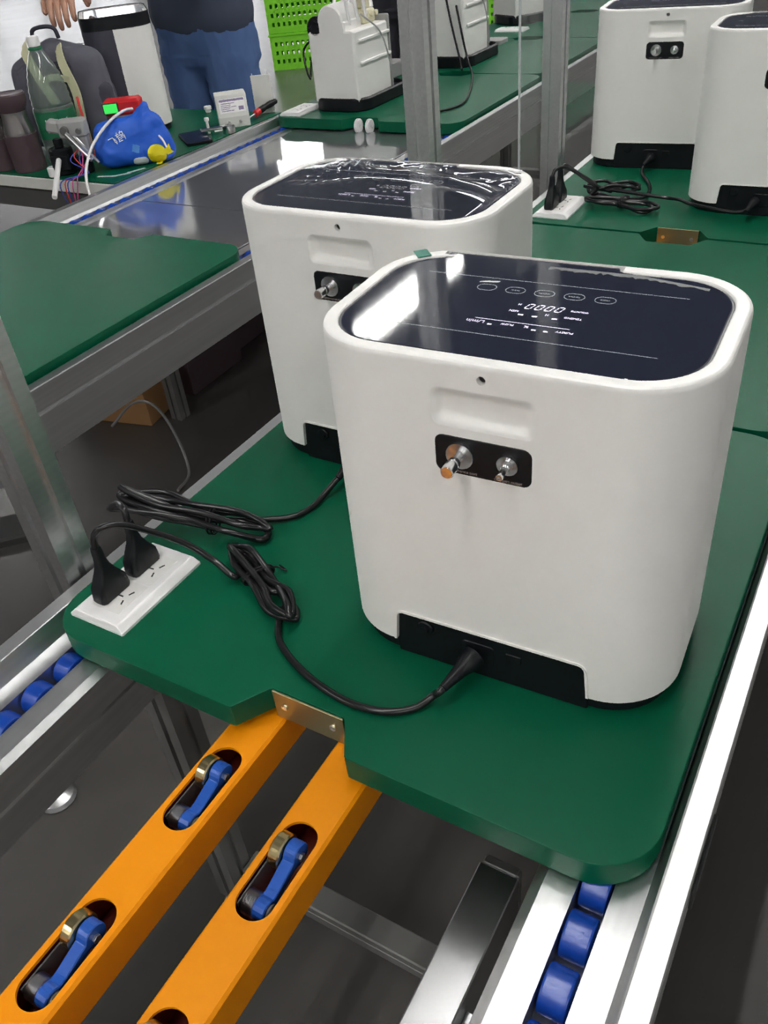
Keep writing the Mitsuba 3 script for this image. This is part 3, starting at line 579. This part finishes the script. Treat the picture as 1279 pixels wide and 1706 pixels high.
# the big bottle
bt = thing('water_bottle', 'large clear plastic water bottle with green label, in front of the backpack', 'bottle', None, Place(-1.345, 1.302, TZ, 0, .88))
part(bt, 'body', P(lathe([(0, .004), (.045, .002), (.056, .006), (.059, .02), (.059, .10), (.057, .105), (.059, .11), (.059, .155), (.056, .16), (.0585, .168), (.0555, .176), (.0575, .185), (.0545, .195), (.056, .203), (.0515, .212), (.0525, .222), (.0475, .232), (.048, .240), (.042, .252), (.0415, .259), (.034, .274), (.024, .295), (.0155, .308), (.0155, .318), (.0, .318)], 40), 'pet', 40), 'clear ribbed plastic')
lab = part(bt, 'label_sleeve', P(lathe([(.0596, .075), (.0600, .076), (.0600, .150), (.0596, .151), (.0592, .150), (.0592, .076), (.0596, .075)], 48), 'greencap', 30), 'dark green paper label')
def wrap(m, r, a0, z):          # bends flat lettering round a bottle
    m = m.copy(); m = m.subdivide(); v = m.vertices; a = a0 + v[:, 0] / r; m.vertices = np.c_[(r + v[:, 2]) * np.cos(a), (r + v[:, 2]) * np.sin(a), v[:, 1] + z]; return m
def strokes(lines, w, h):       # drawn characters: lines of points in a unit square, as thin bars
    out = []
    for L in lines:
        for (a, b), (c, e) in zip(L, L[1:]):
            d = np.array([c - a, e - b]) * h; n = np.linalg.norm(d); out.append(mv(slab(-n / 2 - w / 2, n / 2 + w / 2, -w / 2, w / 2, 0, .0006, .0001), ((a + c) / 2 * h, (b + e) / 2 * h, 0), rz=math.atan2(d[1], d[0])))
    return cat(*out)
YI = [[(.2, 1), (.2, 0)], [(.05, .75), (.1, .55)], [(.3, .8), (.35, .6)], [(.5, .95), (.45, .62), (.9, .62)], [(.75, .85), (.95, .62)], [(.5, .48), (.9, .48), (.9, .2), (.5, .2), (.5, .48)], [(.4, .02), (1, .02)]]
BAO = [[(.5, 1), (.5, .9)], [(.05, .72), (.05, .88), (.95, .88), (.95, .72)], [(.1, .72), (.45, .72)], [(.28, .72), (.28, .5)], [(.1, .52), (.45, .52)], [(.55, .72), (.9, .72), (.9, .5), (.55, .5), (.55, .72)], [(.25, .42), (.75, .42), (.75, .14), (.25, .14), (.25, .42)], [(.25, .28), (.75, .28)], [(.35, .12), (.15, 0)], [(.65, .12), (.85, 0)]]
two = cat(strokes(YI, .0022, .022), mv(strokes(BAO, .0020, .022), (.026, 0, 0)))
part(lab, 'lettering', P(wrap(mv(two, (-.024, 0, 0)), .0602, math.radians(-40), .101), 'paleprint', False), 'pale characters')
part(lab, 'border', P(wrap(cat(*[slab(-.034, .034, y, y + .0016, 0, .0006, .0001) for y in (-.004, .030)], *[slab(x, x + .0016, -.004, .0316, 0, .0006, .0001) for x in (-.034, .0324)]), .0602, math.radians(-40), .098), 'paleprint', False))
part(bt, 'cap', P(lathe([(0, .340), (.014, .340), (.0165, .338), (.0175, .334), (.0175, .316), (.0165, .314), (0, .314)], 28), 'whiteplate', 30), 'white screw cap'); part(bt, 'neck_ring', P(lathe([(.0158, .304), (.020, .306), (.020, .311), (.0158, .313), (.0158, .304)], 28), 'greencap', 30))
# drinking jars
def jar(x, y, s, label):
    j = thing('thermos_cup', label, 'cup', None, Place(x, y, TZ)); S = lambda pr: [(a * s, b * s) for a, b in pr]
    part(j, 'body', P(lathe(S([(0, 0), (.044, 0), (.046, .003), (.0475, .09), (.0475, .10), (0, .10)]), 32), 'brown', 35), 'dark brown lower body')
    part(j, 'collar', P(lathe(S([(0, .10), (.042, .10), (.042, .108), (.036, .14), (.036, .16), (0, .16)]), 32), 'lidsteel', 30), 'steel collar')
    part(j, 'lid', P(lathe(S([(0, .16), (.036, .16), (.047, .183), (.047, .203), (.044, .207), (.038, .205), (0, .203)]), 32), 'brown', 30), 'dark lid')
jar(-1.392, 1.212, .90, 'dark brown steel thermos cup with a wide lid, in front of the bottle')
jar(-1.478, 1.205, .78, 'shorter dark brown thermos cup cut off by the left edge of the picture')
# backpack
bp = thing('backpack', 'dark grey backpack with pale straps standing on the worktable behind the bottle', 'backpack', None, Place(-1.435, 1.432, TZ, .40, .86))
part(bp, 'body', P(blob([[((-.115, 0, .06), .055), ((.115, 0, .06), .055), ((-.11, 0, .22), .05), ((.105, 0, .24), .05), ((0, .0, .275), .045)]], .02, 8), 'pack', True))
part(bp, 'side_pocket', P(blob([[((.135, -.015, .05), .035), ((.13, -.012, .17), .033), ((.128, .03, .05), .03), ((.126, .03, .16), .03)]], .015, 8), 'packdark', True), 'dark side pocket')
part(bp, 'back_pad', P(blob([[((-.07, -.05, .07), .02), ((.06, -.05, .07), .02), ((-.06, -.045, .24), .02), ((.05, -.045, .24), .02)]], .015, 8), 'packdark', True))
def band(pts, w, th=.003):       # a flat strap along a line: pts are its middle line, w its width along the local x-y plane
    C = spline(pts, 8); t = np.gradient(C, axis=0); t /= np.linalg.norm(t, axis=1)[:, None]; s = np.cross(t, [0, 1.0, 0]); s /= np.linalg.norm(s, axis=1)[:, None] + 1e-9
    return sheet(lambda u, v: C[np.round(u * (len(C) - 1)).astype(int)] + s[np.round(u * (len(C) - 1)).astype(int)] * ((v - .5) * w)[..., None], len(C), 3, th)
part(bp, 'strap', P(band([(-.075, -.02, .315), (-.055, -.075, .29), (-.015, -.10, .21), (.02, -.10, .13), (.045, -.08, .05)], .030), 'strap', 40), 'pale yellow strap')
part(bp, 'strap', P(band([(.035, -.03, .30), (.060, -.085, .26), (.085, -.10, .18), (.080, -.10, .10), (.07, -.08, .03)], .028), 'strap', 40), 'pale yellow strap')
part(bp, 'chest_strap', P(band([(-.02, -.10, .215), (.03, -.105, .225), (.075, -.10, .215)], .018), 'strap', 40), 'pale strap across')
part(bp, 'handle', P(tube([(-.05, -.01, .318), (-.04, -.015, .345), (.0, -.015, .352), (.03, -.015, .345), (.035, -.01, .318)], .006, 8), 'packdark', 50))
# blue bag
def bag_mesh():
    m = blob([[((-.10, 0, .05), .05), ((.085, 0, .045), .045), ((-.105, 0, .115), .035), ((.06, 0, .13), .04)], [((.03, 0, .12), .04), ((.055, 0, .185), .014)], [((.055, 0, .185), .014), ((.02, 0, .15), .02)]], .009, 14)
    v = m.vertices; d = meshkit.fbm(v * 22, 3, 4) - .5; m.vertices = v + np.c_[d * .012, (meshkit.fbm(v * 26, 3, 9) - .5) * .020, (meshkit.fbm(v * 18, 2, 2) - .5) * .008]; m.vertices[:, 2] = np.maximum(m.vertices[:, 2] - m.vertices[:, 2].min(), .0)
    return m
BAG = Place(-1.091, 1.321, TZ, .72, .73)
bagm = bag_mesh()
bg = thing('drawstring_bag', 'bright blue fabric bag with a yellow fish print, on the worktable by the rail', 'bag', None, BAG)
part(bg, 'body', P(bagm, 'bag', True))
def onto(m, mesh=bagm, lift=.0012):      # lays a flat drawing (x, z) on the bag's front
    m = m.subdivide_to_size(.006); v = m.vertices
    o = np.c_[v[:, 0], np.full(len(v), -.3), v[:, 1]]
    loc, ri, _ = mesh.ray.intersects_location(o, np.tile([0, 1.0, 0], (len(o), 1)), multiple_hits=False)
    y = np.full(len(v), np.nan); y[ri] = loc[:, 1]; y[np.isnan(y)] = np.nanmean(y)
    m.vertices = np.c_[v[:, 0], y - lift - v[:, 2], v[:, 1]]; return m
fish = Polygon(rrect(.032, .034, .031, 8, .062, .034)).union(Polygon([(.085, .040), (.108, .062), (.112, .040), (.120, .030), (.098, .026)]))
part(bg, 'fish_print', P(onto(trimesh.creation.extrude_polygon(fish, .0006, engine='earcut')), 'yellow', False), 'yellow fish shaped print')
part(bg, 'cloud_print', P(onto(trimesh.creation.extrude_polygon(Polygon(rrect(.026, .014, .013, 6, .002, .018)), .0006, engine='earcut')), 'paleprint', False), 'white cloud shaped print')
mat('patch', (.05, .20, .55), .6)
part(bg, 'patch_print', P(onto(mv(slab(-.012, .012, -.012, .012, 0, .0006, .0001), (-.005, .062, 0), rz=-.35)), 'patch', False), 'pale blue square print')
FEI = [[(.1, .9), (.75, .9), (.78, .3), (.95, .05), (1, .3)], [(.75, .75), (.95, .6)], [(.82, .55), (.98, .42)]]
HE = [[(.3, 1), (.1, .55)], [(.05, .8), (.45, .8)], [(.2, .65), (.2, .05)], [(.2, .62), (.5, .62)], [(.2, .43), (.5, .43)], [(.2, .24), (.5, .24)], [(.15, .05), (.55, .05)], [(.72, 1), (.66, .88)], [(.6, .88), (.92, .88), (.92, .6), (.6, .6), (.6, .88)], [(.6, .45), (1, .45), (.95, .05)], [(.6, .3), (.85, .3)]]
part(bg, 'lettering', P(onto(mv(cat(strokes(FEI, .0026, .026), mv(strokes(HE, .0024, .030), (.030, .002, 0))), (-.085, .078, 0), rz=.30)), 'paleprint', False), 'white characters')
part(bg, 'drawstring', P(tube([(.078, -.035, .095), (.092, -.052, .08), (.100, -.058, .055)], .0035, 7), 'whiteplate', 50), 'white drawstring end')
# red meter
mt = thing('panel_meter', 'red meter with a lit green screen behind the blue bag', 'meter', None, Place(-1.205, 1.412, TZ - .0, .62, .80))
part(mt, 'stand', P(slab(-.03, .05, -.02, .025, 0, .122, .003), 'grey', False)); part(mt, 'case', P(slab(-.062, .062, -.03, .04, .122, .168, .008, .01), 'red', 30))
part(mt, 'screen', {**ply(slab(-.058, -.014, -.0318, -.0298, .132, .160, .0006), M('lcd')), 'emitter': {'type': 'area', 'radiance': rgb((.02, .38, .05))}}, 'green lit screen')
part(mt, 'bezel', P(slab(-.061, -.010, -.0309, -.0295, .129, .163, .0005), 'rubber', False))
solo('red_lead', tube([(-1.275, 1.33, TZ + .155), (-1.270, 1.325, TZ + .12), (-1.262, 1.32, TZ + .07), (-1.258, 1.318, TZ + .0045)], .0035, 7), 'wire_red', 'red test lead hanging in front of the pale strap', 'lead', smooth=50)
# valve assembly with its wires
va = thing('valve_assembly', 'grey valve block with black pump and loose wires at the edge of the worktable', 'machine part', None, Place(-1.222, 1.220, TZ + .0008, .55, .84))
part(va, 'bracket', P(cat(mv(slab(-.085, -.015, -.02, .02, .105, .140, .006, .01), ry=.25), slab(-.02, .065, -.025, .025, .10, .150, .006, .012), slab(.02, .06, -.02, .02, .04, .105, .004)), 'grey', 30), 'grey bracket')
part(va, 'port', P(cat(cyl((.005, -.026, .125), (.005, -.040, .125), .012, 20), cyl((.045, -.026, .120), (.045, -.036, .120), .008, 16)), 'darksteel'))
part(va, 'pump', P(cat(cyl((-.035, 0, .0), (-.035, 0, .075), .035, 24), cyl((-.035, 0, .075), (-.035, 0, .1), .014, 16), slab(-.06, -.005, -.042, -.02, .015, .06, .004), cyl((.03, -.01, .0), (.03, -.01, .05), .025, 20)), 'black'), 'black pump')
part(va, 'white_foot', P(cyl((-.065, -.025, 0), (-.065, -.025, .028), .018, 18), 'whiteplate'), 'white cap')
part(va, 'arm', P(cat(cyl((.01, -.045, .12), (.07, -.055, .04), .007, 12), cyl((.03, -.04, .11), (.085, -.045, .03), .005, 12)), 'chrome'), 'bright rods')
for k, (mname, nm) in enumerate((('wire_pink', 'pink wire'), ('wire_pink', 'pink wire'), ('wire_blue', 'blue wire'), ('wire_red', 'red wire'), ('wire_blue', 'blue wire'))):
    o = .012 * k
    part(va, 'wire', P(tube([(.05 - o * .3, -.03, .075), (.06 - o, -.055 - .005 * k, .05 + .01 * (k % 2)), (.03 + o * .6, -.085, .014), (.030 - o, -.120 - .008 * (k % 3), .004), (.015 - o * .5, -.130, -.06 - .006 * k)], .0017, 6), mname, 50), nm)
solo('white_rod', cyl((-1.215, 1.165, .065), (-1.135, 1.055, .012), .0065, 14), 'whiteplate', 'white plastic rod leaning out over the front edge of the worktable', 'rod')
solo('white_cable', tube([(-1.125, 1.365, TZ + .122), (-1.115, 1.325, TZ + .126), (-1.110, 1.275, TZ + .118), (-1.118, 1.232, TZ + .095), (-1.125, 1.19, TZ + .06), (-1.110, 1.145, TZ + .015), (-1.080, 1.115, TZ - .04), (-1.072, 1.105, TZ - .09)], .0036, 8), 'whiteplate', 'white cable arching over the front of the blue bag', 'cable', smooth=50)
for x, y, a, l in ((-1.105, 1.205, .3, 'loose pale strip nearest the table front, below the blue bag'), (-1.075, 1.225, .9, 'middle one of three loose pale strips below the blue bag'), (-1.06, 1.265, 1.2, 'loose pale strip nearest the rail, below the blue bag')):
    solo('cable_tie', slab(-.025, .025, -.0035, .0035, TZ, TZ + .0015, .0003), 'hose', l, 'strip', 'loose pale strips', at=Place(x, y, 0, a))
# phone, gadget, label box, panel, screwdriver
ph = thing('black_phone', 'black phone lying flat beside the bag', 'phone', None, Place(-1.108, 1.555, TZ, .9)); part(ph, 'case', P(prism(rrect(.036, .072, .009, 5), [(.001, 0), (0, .002), (0, .007), (.001, .008)]), 'black')); part(ph, 'screen', P(prism(rrect(.033, .068, .007, 5), [(0, .008), (0, .0084)]), 'glass'))
gd = thing('metal_gadget', 'small chrome fitting lying beside the black phone', 'fitting', None, Place(-1.075, 1.62, TZ, .6)); part(gd, 'arm', P(mv(slab(-.05, .02, -.008, .008, .012, .020, .003), rz=.2), 'chrome', False)); part(gd, 'ring', P(cat(mv(lathe([(.009, 0), (.017, 0), (.018, .002), (.018, .020), (.016, .022), (.009, .022), (.009, 0)], 24), (.03, 0, 0)), cyl((.03, 0, 0), (.03, 0, .016), .007)), 'chrome')); part(gd, 'pin', P(cat(cyl((-.03, .02, 0), (-.03, .02, .035), .004, 10), cyl((-.03, .02, .033), (-.03, .02, .042), .007, 10), cyl((-.015, .03, 0), (.03, .045, .004), .004, 10)), 'whiteplate'))
lb = thing('instrument_box', 'white instrument box with a printed label on its sloping front, near the rail', 'box', None, Place(-1.098, 1.722, TZ, .75, .80))
bx = prism([(-.05, .0), (.045, .0), (.045, .035), (.03, .105), (-.05, .105)], [(.001, -.055), (0, -.054), (0, .054), (.001, .055)]); bx.vertices = np.c_[-bx.vertices[:, 2], -bx.vertices[:, 0], bx.vertices[:, 1]] 
part(lb, 'case', P(bx, 'palegrey', False)); nrm = math.atan2(.070, .015)
lbl = cat(slab(-.046, .046, -.022, .024, 0, .0006, .0002)); part(lb, 'label', P(mv(lbl, (0, -.0378, .070), rx=nrm), 'whiteplate', False), 'white printed label')
mat('mauve', (.22, .18, .30), .6)
part(lb, 'print', P(mv(mv(cat(slab(-.044, .044, .015, .022, 0, .0004, .0001), *[slab(-.040, -.040 + w, y, y + .0022, 0, .0004, .0001) for w, y in ((.05, .008), (.035, .002), (.055, -.004), (.03, -.010), (.045, -.016))], slab(.022, .040, -.016, -.004, 0, .0004, .0001)), (0, 0, .0007)), (0, -.0378, .070), rx=nrm), 'mauve', False), 'rows of fine print')
for x in (-.02, .02): part(lb, 'knob', P(cyl((x, -.045, .018), (x, -.052, .018), .005, 14), 'grey'))
solo('grey_board', cat(slab(-.042, .042, -.004, .004, 0, .150, .002), *[slab(x, x + .004, -.003, .003, .150, .158, .0008) for x in (-.036, .03)]), 'palegrey', 'upright pale grey board behind the instrument box', 'board', at=Place(-1.085, 1.858, TZ, .55, .70))
sd = thing('screwdriver', 'red and black screwdriver resting at the rail beside the instrument box', 'screwdriver'); part(sd, 'handle', P(tube([(-1.062, 1.80, TZ + .02), (-1.060, 1.83, TZ + .025), (-1.058, 1.88, TZ + .030)], [.009, .0095, .008, .0095, .007], 10), 'black', 40)); part(sd, 'collar', P(cyl((-1.062, 1.778, TZ + .017), (-1.062, 1.80, TZ + .02), .0095, 14), 'red'), 'red collar'); part(sd, 'shaft', P(cyl((-1.063, 1.71, TZ + .008), (-1.062, 1.78, TZ + .017), .003, 10), 'steel'))
solo('small_dowel', cat(cyl((-1.30, 1.845, TZ), (-1.30, 1.845, TZ + .008), .009), cyl((-1.30, 1.845, TZ + .008), (-1.30, 1.845, TZ + .018), .012)), 'whiteplate', 'small white peg on the green mat behind the bag, in front of the jeans', 'peg')

# ---------------------------------------------------------------- people
def person(label, x, y, rz, shirt, trousers, hand_r, hand_l, elbow_r, elbow_l):
    """A standing figure about 1.68 m tall, facing its own -y; hands and elbows given in its own frame, heights from the floor."""
    p = thing('person', label, 'person', None, Place(x, y, FZ, rz))
    sh = [(-.175, 0, 1.37), (.175, 0, 1.37)]
    def hand(w, e, s):
        w, e = np.array(w, float), np.array(e, float); d = (w - e) / np.linalg.norm(w - e); side = np.cross(d, [0, 0, 1.0]); side /= np.linalg.norm(side); up = np.cross(side, d); pal = w + d * .07; g = [[(w, .026), (w + d * .035 + side * .024, .016), (w + d * .035 - side * .024, .016), (pal + side * .030, .013), (pal - side * .030, .013)]]
        for k, L in enumerate((.062, .074, .068, .052)):
            b = pal + side * (.030 - .020 * k) * s; c = b + d * L * .45 - up * .012; e_ = c + d * L * .30 - up * L * .35; g += [[(b, .0105), (c, .0098)], [(c, .0098), (e_, .0085)], [(e_, .0085), (e_ - up * L * .25, .0075)]]
        th = w + d * .02 + side * .028 * s; t2 = th + d * .035 + side * .022 * s - up * .012; g += [[(th, .013), (t2, .0115)], [(t2, .0115), (t2 + d * .028 - up * .014, .009)]]
        return g
    head = (0, -.02, 1.57)
    skin = [[((0, -.005, 1.40), .055), ((0, -.012, 1.50), .052)], [((0, -.005, 1.585), .092), ((0, -.03, 1.53), .068), ((0, -.055, 1.485), .042)], [((0, -.098, 1.555), .010), ((0, -.112, 1.535), .013)], [((-.09, 0, 1.555), .014), ((-.092, .006, 1.53), .011)], [((.09, 0, 1.555), .014), ((.092, .006, 1.53), .011)]]
    for s, e, w, sg in ((sh[0], elbow_r, hand_r, 1), (sh[1], elbow_l, hand_l, -1)): skin += [[(s, .05), (e, .040)], [(e, .040), (w, .027)]] + hand(w, e, sg)
    body = part(p, 'body', P(blob(skin, .010, 6, 12), 'skin', True))
    for s in (-1, 1): part(body, 'eye', P(mv(trimesh.creation.icosphere(2, .011), (s * .033, -.089, 1.572)), 'paleprint', True))
    part(body, 'mouth', P(tube([(-.022, -.087, 1.497), (0, -.094, 1.494), (.022, -.087, 1.497)], .004, 6), 'red', 50))
    part(p, 'hair', P(blob([[((0, .012, 1.615), .094), ((0, .035, 1.57), .082), ((0, -.035, 1.645), .055)]], .018, 4), 'hair', True))
    top = [[((-.10, 0, 1.33), .10), ((.10, 0, 1.33), .10), ((-.08, .0, 1.05), .10), ((.08, 0, 1.05), .10)], [((-.08, 0, 1.05), .10), ((.08, 0, 1.05), .10), ((-.085, 0, .935), .108), ((.085, 0, .935), .108)], [((-.15, 0, 1.39), .05), ((.15, 0, 1.39), .05), ((0, 0, 1.42), .06)]]
    for s, e in ((sh[0], elbow_r), (sh[1], elbow_l)): q = np.array(s) + (np.array(e) - np.array(s)) * .75; top.append([(s, .068), (q, .058)])
    part(p, 'shirt', P(blob(top, .02, 6), shirt, True), 'dark T-shirt')
    legs = [[((-.075, 0, .93), .100), ((.075, 0, .93), .100), ((-.085, .01, .83), .105), ((.085, .01, .83), .105)]]
    for s in (-1, 1): legs += [[((s * .088, .0, .82), .098), ((s * .10, -.015, .48), .072)], [((s * .10, -.015, .48), .070), ((s * .105, .01, .10), .058)]]
    L = blob(legs, .018, 6); v = L.vertices; v += (meshkit.fbm(v * np.array([16, 16, 30]), 3, 8) - .5)[:, None] * np.array([.018, .018, 0]); L.vertices = v
    part(p, 'trousers', P(L, trousers, True), 'blue jeans' if trousers == 'jeans' else 'dark trousers')
    for s in (-1, 1): part(p, 'shoe', P(blob([[((s * .105, .02, .045), .045), ((s * .11, -.13, .035), .035), ((s * .105, -.02, .06), .045)]], .015, 4), 'black', True))
    return p
person('person in blue jeans and dark T-shirt behind the worktable, hands on a machine', -1.50, 2.13, .0, 'shirt', 'jeans', (-.118, -.447, 1.062), (.04, -.36, 1.10), (-.34, -.16, 1.16), (.33, -.10, 1.18))
person('person in dark clothes working behind the first opened unit beside the middle post', -1.26, 3.02, .55, 'darkcloth', 'darkcloth', (.02, -.38, .90), (.20, -.36, .88), (-.26, -.10, 1.06), (.28, -.08, 1.06))

# ---------------------------------------------------------------- crates, box and bits on the floor
def crate(x, y, z, rz, label):
    c = thing('plastic_crate', label, 'crate', None, Place(x, y, z, rz)); w, d, h = .30, .20, .27
    def wall(l, name):
        cuts = [slab(-l + .034 + k * .045, -l + .055 + k * .045, -.05, .05, zz, zz + .030, .001) for k in range(int((2 * l - .05) / .045)) for zz in (.05, .115, .18)]
        return cut(slab(-l, l, -.004, .004, 0, h, .001), *cuts)
    for nm, m in (('long_side', mv(wall(w, 0), (0, -d, 0))), ('long_side', mv(wall(w, 0), (0, d, 0))), ('short_side', mv(wall(d, 0), (-w, 0, 0), rz=math.pi / 2)), ('short_side', mv(wall(d, 0), (w, 0, 0), rz=math.pi / 2))): part(c, nm, P(m, 'lime', False))
    part(c, 'bottom', P(slab(-w, w, -d, d, 0, .008, .001), 'lime', False)); part(c, 'rim', P(cat(*[slab(-w - .012, w + .012, s * d - .012, s * d + .012, h - .02, h, .003) for s in (-1, 1)], *[slab(s * w - .012, s * w + .012, -d, d, h - .02, h, .003) for s in (-1, 1)]), 'lime', False))
for k, l in enumerate(('lime green plastic crate at the bottom of the stack behind the first opened unit', 'lime green plastic crate in the middle of the stack behind the first opened unit', 'lime green plastic crate at the top of the stack behind the first opened unit')): crate(-4.05, 6.35, FZ + .272 * k, .5, l)
crate(-2.95, 8.1, FZ, .4, 'distant lime green plastic crate between the second and third opened units')
crate(-2.95, 8.1, FZ + .272, .4, 'distant lime green plastic crate stacked on another between the opened units')
cb = thing('cardboard_box', 'brown cardboard box on the floor in the shade under the rear line', 'box', None, Place(-1.24, 1.19, FZ, .2)); part(cb, 'body', P(slab(-.10, .10, -.08, .08, 0, .14, .002), 'card', False)); part(cb, 'flap', P(cat(slab(-.10, -.002, -.08, .08, .14, .143, .0008), slab(.002, .10, -.08, .08, .14, .143, .0008)), 'card', False))
solo('clear_hose', tube([(-1.20, 1.05, FZ + .03), (-1.13, 1.09, FZ + .10), (-1.03, 1.08, FZ + .12), (-.92, 1.03, FZ + .08), (-.85, .98, FZ + .006), (-.82, .90, FZ + .006)], .0042, 8), 'greyhose', 'thin pale hose arching over the floor under the rear line', 'hose', smooth=50)
solo('floor_pad', prism(rrect(.15, .055, .05, 8), [(0, 0), (0, .018), (.006, .024)]), 'rubber', 'flat black pad on the floor at the left edge, below the near post', 'pad', at=Place(-1.13, .565, FZ, .8))
